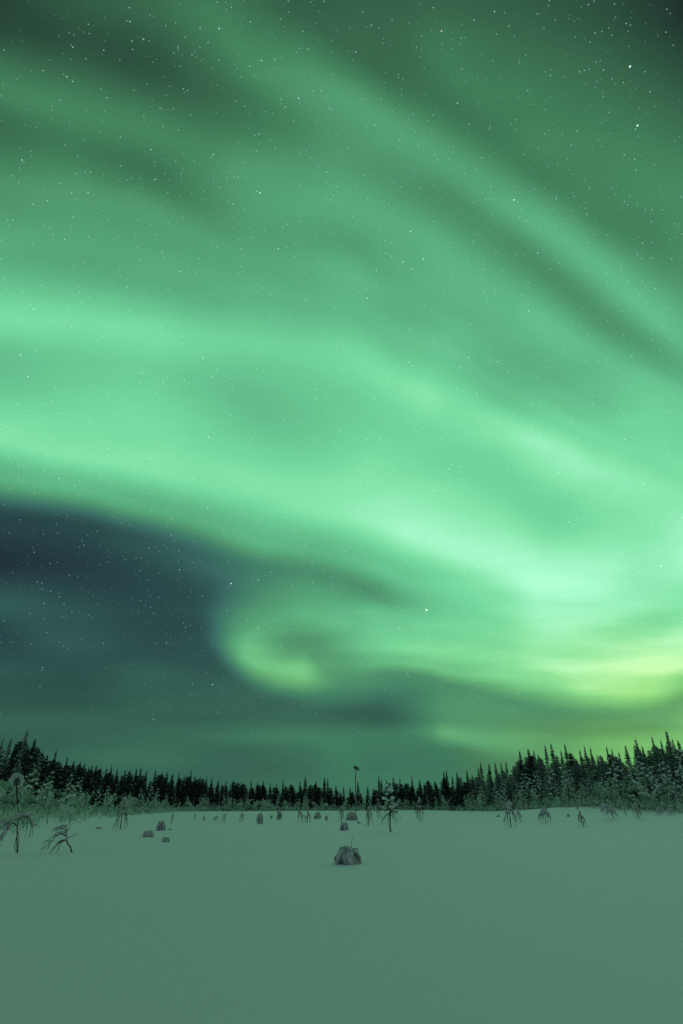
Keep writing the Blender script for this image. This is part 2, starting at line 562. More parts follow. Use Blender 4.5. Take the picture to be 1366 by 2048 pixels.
pos = axis(0.35, 1.016, 330) + [400, 520, 700, 1000, 1500, 2300, 3500]
side = axis(0.35, 1.022, 300) + [400, 520, 700, 1000, 1500, 2300, 3500]
ys = [-v for v in axis(0.6, 1.2, 60)][::-1][:-1]
ys = [-3500, -1200, -400, -150] + ys + pos
xs = [-v for v in side][::-1][:-1] + side
gv = [(x, y, ground_z(x, y)) for y in ys for x in xs]
nx = len(xs)
gf = [(j * nx + i, j * nx + i + 1, (j + 1) * nx + i + 1, (j + 1) * nx + i) for j in range(len(ys) - 1) for i in range(nx - 1)]
gme = bpy.data.meshes.new('snow_ground')
gme.from_pydata(gv, [], gf)
gme.materials.append(M_SNOW_GROUND)
gme.polygons.foreach_set('use_smooth', [True] * len(gme.polygons))
gme.update()
ground = bpy.data.objects.new('snow_ground', gme)
ground['kind'] = 'structure'
COL.objects.link(ground)


def ground_at(px, py):
    """Where the line of sight through a photo point meets the snow."""
    d = sky_dir(px, py)
    t = 2.0
    while t < 600:
        p = EYE + d * t
        if p.z <= ground_z(p.x, p.y):
            return Vector((p.x, p.y, ground_z(p.x, p.y)))
        t += 0.05 + t * 0.002
    p = EYE + d * 200
    return Vector((p.x, p.y, ground_z(p.x, p.y)))


def tip_at(px, py, dist):
    """Foot and height of an upright thing at a distance whose tip shows at a photo point."""
    d = sky_dir(px, py)
    h = math.hypot(d.x, d.y)
    x, y = d.x / h * dist, d.y / h * dist
    z = ground_z(x, y)
    return Vector((x, y, z)), EYE.z + d.z / h * dist - z


def px_of(x, y, z):
    v = Vector((x, y, z)) - EYE
    w = v.dot(C_AX)
    return 683 + FPX * v.dot(R_AX) / w, 1024 - FPX * v.dot(U_AX) / w


# ------------------------------------------------------------------ tree builders (meshes of unit kinds)
def spruce_meshes(seed, H=12.0, Rb=1.15, snow=0.1, mat=None, ragged=0.2, lean=0.0, full=0.88):
    rnd = rng_of(seed)
    cr, sn, tk = MB(), MB(), MB()
    bend = [Vector((lean * (t ** 2) * H, 0, t * H)) for t in [i / 8 for i in range(9)]]

    def axis_at(z):
        t = max(0, min(1, z / H))
        return Vector((lean * t * t * H, 0, z))
    tk.tube(bend, [0.13 * (1 - 0.93 * i / 8) * H / 12 + 0.012 for i in range(9)], 6)
    z = 0.35
    phase = rnd.uniform(0, 6)
    while z < H * 0.985:
        t = z / H
        rr = Rb * (1 - t) ** full * (0.7 + 0.3 * min(1, t / 0.12)) * (1 + ragged * rnd.uniform(-1, 0.8))
        rr = max(rr, 0.10)
        nb = 10 if t < 0.6 else (8 if t < 0.85 else 5)
        for k in range(nb):
            if rnd.random() < 0.10:
                continue
            a = phase + 6.283 * k / nb + rnd.uniform(-0.3, 0.3)
            L = rr * rnd.uniform(0.65, 1.12)
            dr = Vector((math.cos(a), math.sin(a), 0))
            sd = Vector((-math.sin(a), math.cos(a), 0))
            o = axis_at(z)
            droop = 0.55 * (1 - t) + 0.12
            npos = max(2, int(L / 0.26))
            for j in range(npos):
                u = (j + 0.55) / npos
                p = o + dr * (L * u) + Vector((0, 0, -droop * L * u * u + 0.10 * L * u))
                s = 0.17 + 0.16 * (1 - u) * min(1.4, rr)
                for q in range(3):
                    off = sd * rnd.uniform(-0.20, 0.20) * (0.5 + L * 0.5)
                    hang = Vector((0, 0, -rnd.uniform(0.16, 0.42) * (0.5 + 0.5 * min(1, rr))))
                    w = (sd * rnd.uniform(-1, 1) + dr * rnd.uniform(-0.7, 0.9)).normalized() * s * rnd.uniform(0.5, 1.0)
                    c = p + off
                    tip = c + hang + dr * rnd.uniform(0.0, 0.12)
                    cr.quad_soup([c - w * 0.6, c + w * 0.6, tip + w * 0.15, tip - w * 0.15])
                if rnd.random() < snow:
                    q = rnd.uniform(0.10, 0.22) * (0.5 + 0.5 * min(1, rr))
                    sn.lump(p + Vector((0, 0, 0.04)), q * 1.25, q * 0.9, q * 0.55, rnd, 5, 2)
        z += (0.34 if t < 0.75 else 0.24) * rnd.uniform(0.8, 1.2) * (H / 12) ** 0.5
        phase += 0.9
    tipb = axis_at(H)
    for q in range(7):
        c = axis_at(H * (0.95 + 0.007 * q))
        w = Vector((rnd.uniform(-1, 1), rnd.uniform(-1, 1), 0)).normalized() * 0.06
        cr.quad_soup([c - w, c + w, c + w * 0.2 + Vector((0, 0, 0.22)), c - w * 0.2 + Vector((0, 0, 0.22))])
    return {'trunk': tk.mesh('spruce_trunk', M_BARK), 'crown': combine('spruce_crown', [(cr, mat or M_SPRUCE, False), (sn, M_SNOW, True)])}, H


def pine_meshes(seed, H=4.0, snow=0.6, first=0.30, Rc=0.85, mat=None):
    """A small stunted pine: bare below, needle tufts with snow cushions above."""
    rnd = rng_of(seed)
    cr, sn, tk = MB(), MB(), MB()
    wob = [Vector((0.05 * H * noise.noise(Vector((i * 0.5, seed, 0))), 0.05 * H * noise.noise(Vector((i * 0.5, seed, 9))), H * i / 8)) for i in range(9)]
    tk.tube(wob, [0.020 * H * (1 - 0.8 * i / 8) for i in range(9)], 6)

    def at(t):
        f = t * 8
        i = min(7, int(f))
        return wob[i].lerp(wob[i + 1], f - i)
    n = int(13 + H * 2)
    for k in range(n):
        t = first + (1 - first) * (k + rnd.random() * 0.6) / n
        a = k * 2.4 + rnd.uniform(-0.4, 0.4)
        L = Rc * (1.1 - t) * rnd.uniform(0.6, 1.15) + 0.10
        o = at(min(t, 0.99))
        dr = Vector((math.cos(a), math.sin(a), 0))
        dn = rnd.uniform(-0.55, 0.15)
        pts = [o + dr * (L * u) + Vector((0, 0, dn * L * u * u + 0.12 * L * u)) for u in (0, 0.35, 0.7, 1)]
        tk.tube(pts, [0.016, 0.012, 0.009, 0.004], 4)
        for u in ((0.55, 0.8, 1.0) if L > 0.35 else (1.0,)):
            c = o + dr * (L * u) + Vector((0, 0, dn * L * u * u + 0.12 * L * u))
            for q in range(16):
                v = Vector((rnd.gauss(0, 1), rnd.gauss(0, 1), rnd.gauss(0, 0.8) - 0.1)).normalized() * rnd.uniform(0.12, 0.24)
                w = v.cross(Vector((rnd.uniform(-1, 1), rnd.uniform(-1, 1), 1))).normalized() * 0.022
                cr.quad_soup([c - w, c + w, c + v + w * 0.3, c + v - w * 0.3])
            if rnd.random() < snow:
                q = rnd.uniform(0.06, 0.16)
                sn.lump(c + Vector((rnd.uniform(-0.06, 0.06), rnd.uniform(-0.06, 0.06), 0.04)), q * 1.6, q * 0.9, q * 0.65, rnd, 6, 3, 0.6)
    return {'trunk': tk.mesh('pine_trunk', M_BARK), 'crown': combine('pine_crown', [(cr, mat or M_PINE, False), (sn, M_SNOW, True)])}, H


def birch_meshes(seed, H=4.0, arch=0.3, dense=1.0):
    """A frosted, fine-branched birch; the more it is arched, the heavier the snow lying along its bowed stems."""
    rnd = rng_of(seed)
    tk, cr, sn = MB(), MB(), MB()
    stems = rnd.choice((1, 2, 3))
    for s in range(stems):
        a = rnd.uniform(0, 6.28)
        dr = Vector((math.cos(a), math.sin(a), 0))
        h = H * rnd.uniform(0.6, 1.0)
        ar = arch * rnd.uniform(0.5, 1.3)
        pts = [dr * (ar * h * u ** 1.8) + Vector((0, 0, h * (u - 0.62 * ar * u ** 3))) for u in [i / 9 for i in range(10)]]
        tk.tube(pts, [0.010 * H * (1 - 0.85 * i / 9) + 0.006 for i in range(10)], 5)
        for b in range(int(13 * dense)):
            u = rnd.uniform(0.18, 1.0)
            i = min(8, int(u * 9))
            o = pts[i].lerp(pts[i + 1], u * 9 - i)
            a2 = rnd.uniform(0, 6.28)
            d2 = Vector((math.cos(a2), math.sin(a2), 0))
            L = H * 0.20 * rnd.uniform(0.3, 1.2) * (1.15 - 0.65 * u)
            bp = [o + d2 * (L * w) + Vector((0, 0, L * (0.95 * w - 1.25 * w * w))) for w in (0, 0.35, 0.7, 1.0)]
            cr.tube(bp, [0.038, 0.032, 0.024, 0.012], 4)
            for q in range(6):
                w = rnd.uniform(0.2, 1.0)
                c = bp[min(2, int(w * 3))].lerp(bp[min(3, int(w * 3) + 1)], (w * 3) % 1)
                v = (d2 * rnd.uniform(-0.2, 0.6) + Vector((rnd.uniform(-0.4, 0.4), rnd.uniform(-0.4, 0.4), rnd.uniform(-1.6, -0.2)))).normalized() * rnd.uniform(0.25, 0.8)
                ww = v.cross(Vector((rnd.uniform(-1, 1), rnd.uniform(-1, 1), 0.3))).normalized() * rnd.uniform(0.02, 0.055)
                cr.quad_soup([c - ww * 0.4, c + ww * 0.4, c + v * 0.6 + ww, c + v])
        if arch > 0.3:
            for i in range(4, 10):
                for t in (0, 0.5):
                    q = rnd.uniform(0.05, 0.13)
                    c = pts[i] if t == 0 or i == 9 else pts[i].lerp(pts[i + 1], t)
                    sn.lump(c + Vector((0, 0, q * 0.5)), q * 1.3, q, q * 0.9, rnd, 6, 3)
    return {'trunk': tk.mesh('birch_trunk', M_BARK_PALE), 'crown': combine('birch_crown', [(cr, M_FROST, False), (sn, M_SNOW, True)])}, H


def snag_meshes(seed, H=5.0):
    """A dead, pale, nearly branchless trunk."""
    rnd = rng_of(seed)
    tk, br = MB(), MB()
    pts = [Vector((0.03 * H * noise.noise(Vector((i * 0.4, seed, 2))), 0.03 * H * noise.noise(Vector((i * 0.4, seed, 5))), H * i / 8)) for i in range(9)]
    tk.tube(pts, [0.10 * (1 - 0.55 * i / 8) for i in range(9)], 6)
    for k in range(9):
        i = rnd.randint(3, 8)
        a = rnd.uniform(0, 6.28)
        L = rnd.uniform(0.15, 0.5)
        d = Vector((math.cos(a), math.sin(a), 0))
        br.tube([pts[i], pts[i] + d * L * 0.6 + Vector((0, 0, 0.05)), pts[i] + d * L + Vector((0, 0, -0.12))], [0.02, 0.016, 0.008], 4)
    return {'trunk': tk.mesh('snag_trunk', M_BARK_PALE), 'dead_branches': br.mesh('snag_branches', M_RIME)}, H


def plant(meshes, name, label, cat, loc, H, rotz=0.0, group=None, widen=1.0, tilt=None):
    """One tree: its parts share the mesh data of its kind."""
    me, H0 = meshes
    s = H / H0
    o = thing(name, label, cat, loc, rotz, group, (s * widen, s * widen, s))
    if tilt:
        o.rotation_euler = (tilt[0], tilt[1], rotz)
    for pn, m in me.items():
        part(pn, m, o)
    return o


# ------------------------------------------------------------------ things standing on the open bog
def m_per_px(p):
    return (p - EYE).dot(C_AX) / FPX


def height_for(foot, px, py):
    """How tall a thing with this foot is if its top shows at height py."""
    d = sky_dir(px, py)
    return EYE.z + d.z / math.hypot(d.x, d.y) * math.hypot(foot.x, foot.y) - foot.z


def arc(p0, p1, p2, n=6):
    return [p0 * ((1 - t) ** 2) + p1 * (2 * t * (1 - t)) + p2 * (t * t) for t in [i / (n - 1) for i in range(n)]]


def soft(o, voxel, it=3):
    """Melt the lumps of a snow load into one soft skin."""
    r = o.modifiers.new('skin', 'REMESH')
    r.mode = 'VOXEL'
    r.voxel_size = voxel
    r.use_smooth_shade = True
    s = o.modifiers.new('soften', 'SMOOTH')
    s.factor = 0.5
    s.iterations = it


def face_cam(p):
    """Turn that lays local +x to the right as the viewer sees it and +y away from the viewer."""
    return math.atan2(-p.x, p.y)


def snow_shrub(name, label, cat, px, py, w, h, seed, lobes=8, twigs=5, group=None, cap=1.0, mat=None, spikes=0):
    """A dwarf shrub or bent treetop buried under drooping lobes of snow, dark twigs in the gaps."""
    rnd = rng_of(seed)
    foot = ground_at(px, py)
    s = m_per_px(foot)
    W = w * s / 2
    Hh = max(0.06, height_for(foot, px, py - h))
    o = thing(name, label, cat, foot, face_cam(foot), group)
    sn, tw = MB(), MB()
    ox, oy = rnd.uniform(-0.22, 0.22) * W, rnd.uniform(-0.2, 0.2) * W
    crown = Vector((ox, oy, Hh * 0.84))
    for k in range(lobes):
        a = 6.283 * (k + rnd.uniform(-0.45, 0.45)) / lobes + 0.4
        d = Vector((math.cos(a), math.sin(a), 0))
        reach = W * rnd.uniform(0.55, 1.0)
        end = d * reach + Vector((0, 0, rnd.uniform(-0.02, 0.30) * Hh))
        mid = crown * 0.35 + d * reach * rnd.uniform(0.7, 0.95) + Vector((0, 0, Hh * rnd.uniform(0.40, 0.72)))
        pts = arc(crown + d * W * 0.1, mid, end, 7)
        fat = rnd.uniform(0.75, 1.25)
        for i, p in enumerate(pts):
            q = W * (0.27 - 0.014 * i) * fat * rnd.uniform(0.8, 1.2)
            sn.lump(p - Vector((0, 0, q * 0.4)), q, q, min(q, Hh * 0.4) * 0.9, rnd, 7, 4, 0.45)
        # the shrub's own branch runs under its load and pokes out at the end
        tw.tube([crown * 0.9, mid * 0.96, end + d * W * rnd.uniform(0.02, 0.16) + Vector((0, 0, rnd.uniform(-0.04, 0.06) * Hh))], [W * 0.03, W * 0.026, W * 0.012], 4)
    sn.lump((ox * 0.4, oy * 0.4, Hh * 0.34), W * 0.62, W * 0.58, Hh * 0.40, rnd, 9, 6, 0.3)
    sn.lump(crown - Vector((0, 0, Hh * 0.04)), W * 0.42 * cap, W * 0.38 * cap, Hh * 0.19 * cap, rnd, 8, 5, 0.4)
    sn.lump((0, 0, -Hh * 0.03), W * 1.02, W * 0.95, Hh * 0.10, rnd, 10, 5, 0.35)        # drifted skirt
    for k in range(twigs * 2):
        a = rnd.uniform(3.3, 6.1)
        d = Vector((math.cos(a), math.sin(a), 0))
        z0 = Hh * rnd.uniform(0.35, 0.75)
        b0 = d * W * rnd.uniform(0.3, 0.5) + Vector((0, 0, z0))
        e0 = d * W * rnd.uniform(0.85, 1.15) + Vector((rnd.uniform(-0.15, 0.15) * W, 0, z0 * rnd.uniform(-0.05, 0.5)))
        tw.tube([b0, b0.lerp(e0, 0.6) + Vector((0, 0, 0.06 * Hh)), e0], [W * 0.035, W * 0.03, W * 0.012], 4)
    for k in range(spikes):
        b = Vector((rnd.uniform(0.1, 0.4) * W, 0, Hh * 0.85))
        tw.tube([b, b + Vector((0.03 * W, 0, Hh * 0.3)), b + Vector((0.10 * W, 0, Hh * 0.68))], [0.007, 0.006, 0.004], 4)
    so = part('snow_clumps', sn.mesh('shrub_snow', mat or M_RIME, True), o)
    soft(so, max(0.012, W * 0.045))
    part('twigs', tw.mesh('shrub_twigs', M_TWIG), o)
    return o


def weeping_sapling(name, label, cat, px, py, w, h, seed, lean=0.0, legs=6, cap=0.5, snow=0.7, low=0.1, group=None, hook=0.0):
    """A young tree bowed by its load: branches hang down round a bent stem like the ribs of an umbrella."""
    rnd = rng_of(seed)
    foot = ground_at(px, py)
    s = m_per_px(foot)
    W = w * s / 2
    Hh = max(0.2, height_for(foot, px, py - h))
    o = thing(name, label, cat, foot, face_cam(foot), group)
    tk, br, sn = MB(), MB(), MB()
    stem = [Vector((lean * Hh * u ** 1.6 + hook * W * max(0, u - 0.6) * 2, 0.05 * Hh * math.sin(3 * u), Hh * 0.93 * (u - 0.35 * abs(hook) * max(0, u - 0.7)))) for u in [i / 7 for i in range(8)]]
    tk.tube([stem[0] - Vector((0, 0, 0.1))] + stem, [0.035 * (Hh / 2) ** 0.5 + 0.008] + [0.034 * (Hh / 2) ** 0.5 * (1 - 0.8 * i / 7) + 0.008 for i in range(8)], 6)
    for k in range(legs):
        u = rnd.uniform(0.45, 0.97)
        i = min(6, int(u * 7))
        b = stem[i].lerp(stem[i + 1], u * 7 - i)
        a = 6.283 * (k + rnd.uniform(-0.3, 0.3)) / legs
        d = Vector((math.cos(a), math.sin(a) * 0.8, 0))
        reach = W * rnd.uniform(0.6, 1.05)
        zend = Hh * rnd.uniform(low, low + 0.35) * (0.6 if u < 0.7 else 1.0)
        pts = arc(b, b + d * reach * 0.75 + Vector((0, 0, Hh * 0.14)), d * reach + Vector((b.x * 0.6, 0, min(zend, b.z * 0.8))), 7)
        r0 = 0.016 * (Hh / 2) ** 0.5 + 0.006
        br.tube(pts, [r0 * (1 - 0.7 * j / 6) for j in range(7)], 4)
        for q in range(8):
            c = pts[rnd.randint(2, 6)]
            br.tube([c, c + d * 0.04 * Hh + Vector((rnd.uniform(-0.03, 0.03) * Hh, 0, -0.04 * Hh)), c + d * 0.05 * Hh + Vector((rnd.uniform(-0.05, 0.05) * Hh, 0, -0.12 * Hh))], [r0 * 0.6, r0 * 0.5, r0 * 0.25], 3)
        for j in range(1, 6):
            if rnd.random() < snow:
                q = W * 0.17 * rnd.uniform(0.8, 1.3) * (1.1 - 0.1 * j) + 0.015
                sn.lump(pts[j] + Vector((0, 0, q * 0.45)), q * 1.1, q * 1.1, q * 0.9, rnd, 6, 3, 0.3)
    if cap:
        t = stem[7]
        for q in range(4):
            sn.lump(t + Vector((rnd.uniform(-0.3, 0.3) * W * cap, rnd.uniform(-0.2, 0.2) * W * cap, rnd.uniform(-0.06, 0.03) * Hh)), W * cap * 0.55, W * cap * 0.55, max(W * cap * 0.38, 0.03 * Hh), rnd, 7, 4, 0.3)
    part('trunk', tk.mesh('sapling_stem', M_BARK), o)
    part('branches', br.mesh('sapling_branches', M_TWIG), o)
    if sn.v:
        so = part('snow_clumps', sn.mesh('sapling_snow', M_RIME, True), o)
        soft(so, max(0.015, W * 0.06), 2)
    return o


def hand_tree(name, label, cat, px, py, stems, limbs, snows, seed, spread=0.35, far=0.0):
    """A tree whose limbs are traced one by one; every limb gets its own depth."""
    rnd = rng_of(seed)
    foot = ground_at(px, py) if not far else tip_at(px, py, far)[0]
    dist = math.hypot(foot.x, foot.y)
    o = thing(name, label, cat, foot, 0.0)

    def pt(q, dy):
        d = sky_dir(q[0], q[1])
        hyp = math.hypot(d.x, d.y)
        k = (dist + dy) / hyp
        return EYE + d * k - foot
    tk, br, sn = MB(), MB(), MB()
    s = m_per_px(foot)

    def run(mb, poly, r0, r1, y0, y1, sides=5, fuzz=0.0):
        pts = [pt(q, y0 + (y1 - y0) * i / max(1, len(poly) - 1)) for i, q in enumerate(poly)]
        fine = []
        for i in range(len(pts) - 1):
            for t in (0, 0.34, 0.67):
                fine.append(pts[i].lerp(pts[i + 1], t) + Vector((rnd.uniform(-1, 1), rnd.uniform(-1, 1), rnd.uniform(-1, 1))) * fuzz)
        fine.append(pts[-1])
        n = len(fine)
        mb.tube(fine, [(r0 + (r1 - r0) * i / (n - 1)) * s for i in range(n)], sides)
        return fine
    for poly, r0, r1 in stems:
        run(tk, poly, r0, r1, 0, rnd.uniform(-0.1, 0.1), 6, 0.006)
    for poly, r0, r1 in limbs:
        y1 = rnd.uniform(-spread, spread)
        fine = run(br, poly, r0, r1, 0, y1, 4, 0.010)
        for c in fine[2:]:
            if rnd.random() < 0.75:
                L = rnd.uniform(2.0, 6.0) * s
                d = Vector((rnd.uniform(-0.6, 0.6), rnd.uniform(-0.6, 0.6), -1)).normalized()
                br.tube([c, c + d * L * 0.5, c + d * L + Vector((rnd.uniform(-1, 1) * s, 0, 0))], [r1 * s * 0.8, r1 * s * 0.7, r1 * s * 0.3], 3)
    for poly, r0, r1 in snows:
        y1 = rnd.uniform(-spread, spread) * 0.7
        pts = [pt(q, y1 * i / max(1, len(poly) - 1)) for i, q in enumerate(poly)]
        for i in range(len(pts) - 1):
            m = max(2, int((pts[i + 1] - pts[i]).length / (r0 * s * 0.6)))
            for t in range(m):
                f = (i + t / m) / (len(pts) - 1)
                r = (r0 + (r1 - r0) * f) * s * rnd.uniform(0.8, 1.2)
                sn.lump(pts[i].lerp(pts[i + 1], t / m), r, r * 1.2, r * 0.9, rnd, 7, 4, 0.3)
    part('trunk', tk.mesh('bowed_stem', M_BARK), o)
    part('branches', br.mesh('bowed_branches', M_TWIG), o)
    so = part('snow_clumps', sn.mesh('bowed_snow', M_RIME, True), o)
    soft(so, max(0.014, 0.8 * s), 2)
    return o


# the big shrub in the middle distance
snow_shrub('snow_shrub', 'rounded snow-buried shrub nearest the viewer with one upright twig on top', 'shrub', 694, 1728, 54, 37, 41, lobes=9, twigs=6, spikes=1)

# two bowed trees at the left edge
hand_tree('bowed_tree', 'bowed tree at the left frame edge, dark hanging branches under a long snow roll', 'tree', 33, 1707,
          [([(34,1708),(34,1690),(34,1669),(34.5,1653),(36.5,1639)], 1.3, 0.9)],
          [([(31,1704),(30,1690),(34,1669)], .6, .8), ([(36,1703),(37,1685),(38,1672),(34.5,1660)], .5, .7),
           ([(36.5,1640),(44,1634),(54,1633),(61,1640),(63,1653),(60,1662),(59,1675)], 1.1, .4),
           ([(55,1636),(55,1645),(54,1659),(50,1675)], .8, .35), ([(60,1640),(64,1655),(65,1672)], .6, .3), ([(45,1636),(47,1648),(46,1660)], .6, .3),
           ([(35,1652),(28,1647),(20,1644),(13,1646),(5,1652),(-6,1662)], .9, .4), ([(14,1646),(9,1659),(2,1671),(-6,1684)], .8, .35),
           ([(18,1645),(14,1660),(6,1678),(1,1692)], .7, .3), ([(33,1655),(27,1663),(24,1668)], .5, .3), ([(37,1652),(41,1660)], .5, .3), ([(66,1648),(72,1650),(79,1652)], .4, .3)],
          [([(2,1644),(12,1641),(26,1638),(40,1630),(52,1627),(66,1628)], 3.2, 3.6), ([(13,1649),(8,1664),(0,1682)], 3.0, 2.4), ([(60,1634),(66,1644),(67,1656)], 2.6, 1.6), ([(20,1648),(16,1662)], 2.2, 1.5)], 5)
hand_tree('bowed_sapling', 'bent sapling left of the two flat hummocks, leaning over with fanned branches', 'tree', 143, 1705,
          [([(144,1706),(141,1694),(134,1685),(134,1675),(133,1664),(133,1653),(139,1646),(141,1631)], 1.6, .4)],
          [([(133,1673),(128,1668),(121,1667),(114,1670),(104,1682),(92,1692),(82,1698)], 1.3, .45), ([(134,1680),(122,1683),(113,1690),(105,1699),(98,1708)], 1.3, .5),
           ([(124,1683),(117,1695),(113,1706)], .8, .4), ([(103,1683),(94,1681),(88,1684)], .5, .3), ([(100,1686),(95,1698)], .5, .3), ([(136,1676),(146,1671),(153,1666)], .5, .25),
           ([(133,1660),(122,1657),(112,1659),(106,1662)], .9, .4), ([(120,1668),(108,1671),(95,1680),(84,1690)], .5, .25), ([(134,1664),(139,1655),(142,1648)], .6, .3)],
          [([(131,1652),(124,1653),(114,1655),(107,1659)], 3.2, 2.6), ([(132,1664),(122,1664),(113,1666),(105,1676)], 2.0, 1.4), ([(133,1679),(122,1681),(113,1688)], 2.2, 1.4), ([(134,1676),(133,1668)], 2.0, 1.8)], 8)
# the tree with the snow hood in the left wood
hand_tree('hooded_tree', 'slim bent treetop wearing a thick white snow hook, in front of the left wood', 'tree', 36, 1640,
          [([(38,1640),(36,1615),(34,1590),(33,1568),(32,1560)], 1.8, 1.6)],
          [([(33,1585),(28,1590),(24,1600)], .9, .4), ([(34,1580),(40,1588),(42,1598)], .9, .4), ([(32,1562),(36,1556),(41,1558)], 1.2, .8), ([(35,1600),(44,1606),(50,1618)], .8, .4), ([(35,1605),(27,1612),(22,1622)], .8, .4)],
          [([(25,1562),(26,1554),(31,1549),(38,1549),(43,1554),(44,1562),(43,1570),(42,1577)], 4.0, 3.4), ([(33,1551),(36,1553)], 5.0, 5.0)], 12, 0.4, far=64.0)

# hummocks and buried shrubs
HUMMOCKS = [
 ('snow_hummock', 'flat smooth snow hummock in front of the dark-sided one, left half of the bog', 'hummock', 296, 1674, 25, 13, 9, 0),
 ('snow_shrub', 'snow-covered shrub with a dark hollow on its right side, behind the flat hummock', 'shrub', 321, 1661, 22, 20, 7, 7),
 ('snow_hummock', 'small ragged snow hummock, the nearest one right of the flat hummock', 'hummock', 331, 1684, 17, 10, 7, 3),
 ('snow_hummock', 'low faint snow bump left of the flat hummock, near the two-legged sapling', 'hummock', 197, 1658, 16, 4, 6, 0),
 ('snow_hummock', 'tiny snow bump just right of the shrub with a dark hollow', 'hummock', 340, 1660, 10, 3, 5, 0),
 ('snow_clump', 'stout upright snow-topped shrub with a dark base, left of centre', 'stump', 519, 1648, 16, 23, 7, 6),  # taken for a snow-covered shrub, listed among the stubs
 ('snow_shrub', 'small round snow shrub between the hooped sapling and the dark stub', 'shrub', 634, 1638, 15, 15, 6, 3),
 ('snow_clump', 'narrow dark upright stub alone in the snow left of the tall thin pine', 'stump', 653, 1641, 7, 11, 5, 4),
 ('snow_shrub', 'ragged drooping snow shrub straight behind the nearest rounded shrub', 'shrub', 688, 1661, 20, 17, 7, 6),
 ('snow_shrub', 'broad domed snow shrub at the foot of the tall thin pine', 'shrub', 703, 1641, 25, 18, 8, 4),
 ('snow_hummock', 'low snow bump between the domed shrub and the hooded sapling', 'hummock', 718, 1647, 9, 4, 5, 0),
 ('snow_shrub', 'dark little snow clump at the wood edge, right of the stout shrub', 'shrub', 543, 1637, 7, 7, 5, 3),
 ('snow_shrub', 'upright snow clump at the wood edge, second one right of the stout shrub', 'shrub', 558, 1639, 14, 20, 6, 4),
 ('snow_hummock', 'small low snow bump alone left of the drooping sapling on the right', 'hummock', 998, 1634, 10, 4, 5, 0),
 ('snow_clump', 'tiny dark stub in the snow at the foot of the right wood', 'stump', 1137, 1634, 6, 7, 5, 3),
]
for i, (nm, lab, cat, x, y, w, h, lb, tg) in enumerate(HUMMOCKS):
    snow_shrub(nm, lab, cat, x, y, w, h, 100 + i, lobes=lb, twigs=tg)

# bent saplings
SAPLINGS = [
 # px, base, width, height, lean, legs, cap, snow, low, hook, label
 (240, 1659, 26, 66, -0.02, 7, 0.35, .6, .02, 0.0, 'thin two-legged sapling in front of the left wood with a frosted head'),
 (445, 1646, 11, 20, 0.30, 4, 0.5, .9, .05, 0.0, 'short leaning snow-caked sapling halfway between the left hummocks and the stout shrub'),
 (430, 1643, 14, 12, 0.0, 4, 0.3, .5, .02, 0.6, 'low arched twig sapling just left of the short leaning snow-caked one'),
 (407, 1642, 8, 12, 0.1, 4, 0.5, .8, .05, 0.0, 'small frosted sapling, third to the left of the stout shrub'),
 (388, 1639, 6, 12, 0.1, 3, 0.5, .7, .05, 0.0, 'small dark sapling, the leftmost of the row before the far tree line'),
 (483, 1644, 11, 24, 0.0, 5, 0.5, .8, .05, 0.0, 'pale slim sapling next to the stout shrub on its left'),
 (604, 1644, 16, 25, -0.12, 6, 0.3, .8, .02, -0.8, 'sapling bent over into a hoop, left of the small cone-shaped one'),
 (615, 1645, 13, 24, 0.0, 7, 0.15, .9, .0, 0.0, 'small cone-shaped sapling with a bare leader beside the hooped one'),
 (683, 1644, 12, 34, 0.02, 6, 0.3, .7, .0, 0.0, 'upright twiggy sapling just left of the domed shrub'),
 (737, 1651, 15, 40, 0.04, 8, 0.7, 1.0, .0, 0.0, 'hooded snow-caked sapling with a dark foot, left of the young pine'),
 (758, 1637, 9, 40, 0.0, 5, 0.4, .7, .1, 0.0, 'slender frosted sapling squeezed between the hooded sapling and the young pine'),
 (841, 1642, 17, 50, 0.0, 9, 0.35, .7, .05, 0.0, 'slim frosted sapling standing alone right of the young pine'),
 (1022, 1654, 24, 52, 0.0, 9, 0.8, .8, .0, 0.1, 'drooping sapling with long dark legs and a snow cap, right of centre'),
 (1041, 1644, 16, 28, -0.25, 5, 0.4, .7, .05, 0.3, 'smaller bent sapling close behind the long-legged drooping one'),
 (1092, 1645, 30, 30, 0.0, 11, 0.6, 1.0, .0, 0.0, 'wide drooping snow-laden sapling like an umbrella below the right wood'),
 (1168, 1653, 15, 40, -0.18, 7, 0.5, .9, .1, 0.0, 'narrow leaning snow-caked sapling, nearest of those under the right wood'),
 (1228, 1637, 30, 30, -0.55, 9, 0.5, 1.0, .0, -0.2, 'sapling leaning far to the left under a white snow cap, right side'),
 (1278, 1637, 16, 32, -0.03, 7, 0.4, .8, .05, 0.0, 'small spreading sapling right of the far-leaning snow-capped one'),
 (1252, 1633, 4, 16, -0.05, 2, 0.0, .3, .3, 0.0, 'single thin stick between the far-leaning and the small spreading sapling'),
 (342, 1649, 4, 24, 0.08, 2, 0.0, .3, .3, 0.0, 'single thin stick standing behind the dark-sided snow shrub on the left'),
 (1322, 1631, 16, 18, -0.1, 6, 0.5, .8, .05, 0.0, 'low snowy sapling before the right wood, second from the right frame edge'),
 (1343, 1631, 15, 20, -0.1, 6, 0.5, .8, .05, 0.0, 'low snowy sapling before the right wood, nearest the right frame edge'),
]
for i, (x, y, w, h, ln, lg, cp, snw, lw, hk, lab) in enumerate(SAPLINGS):
    weeping_sapling('sapling', lab, 'sapling', x, y, w, h, 200 + i, lean=ln, legs=lg, cap=cp, snow=snw, low=lw, hook=hk)

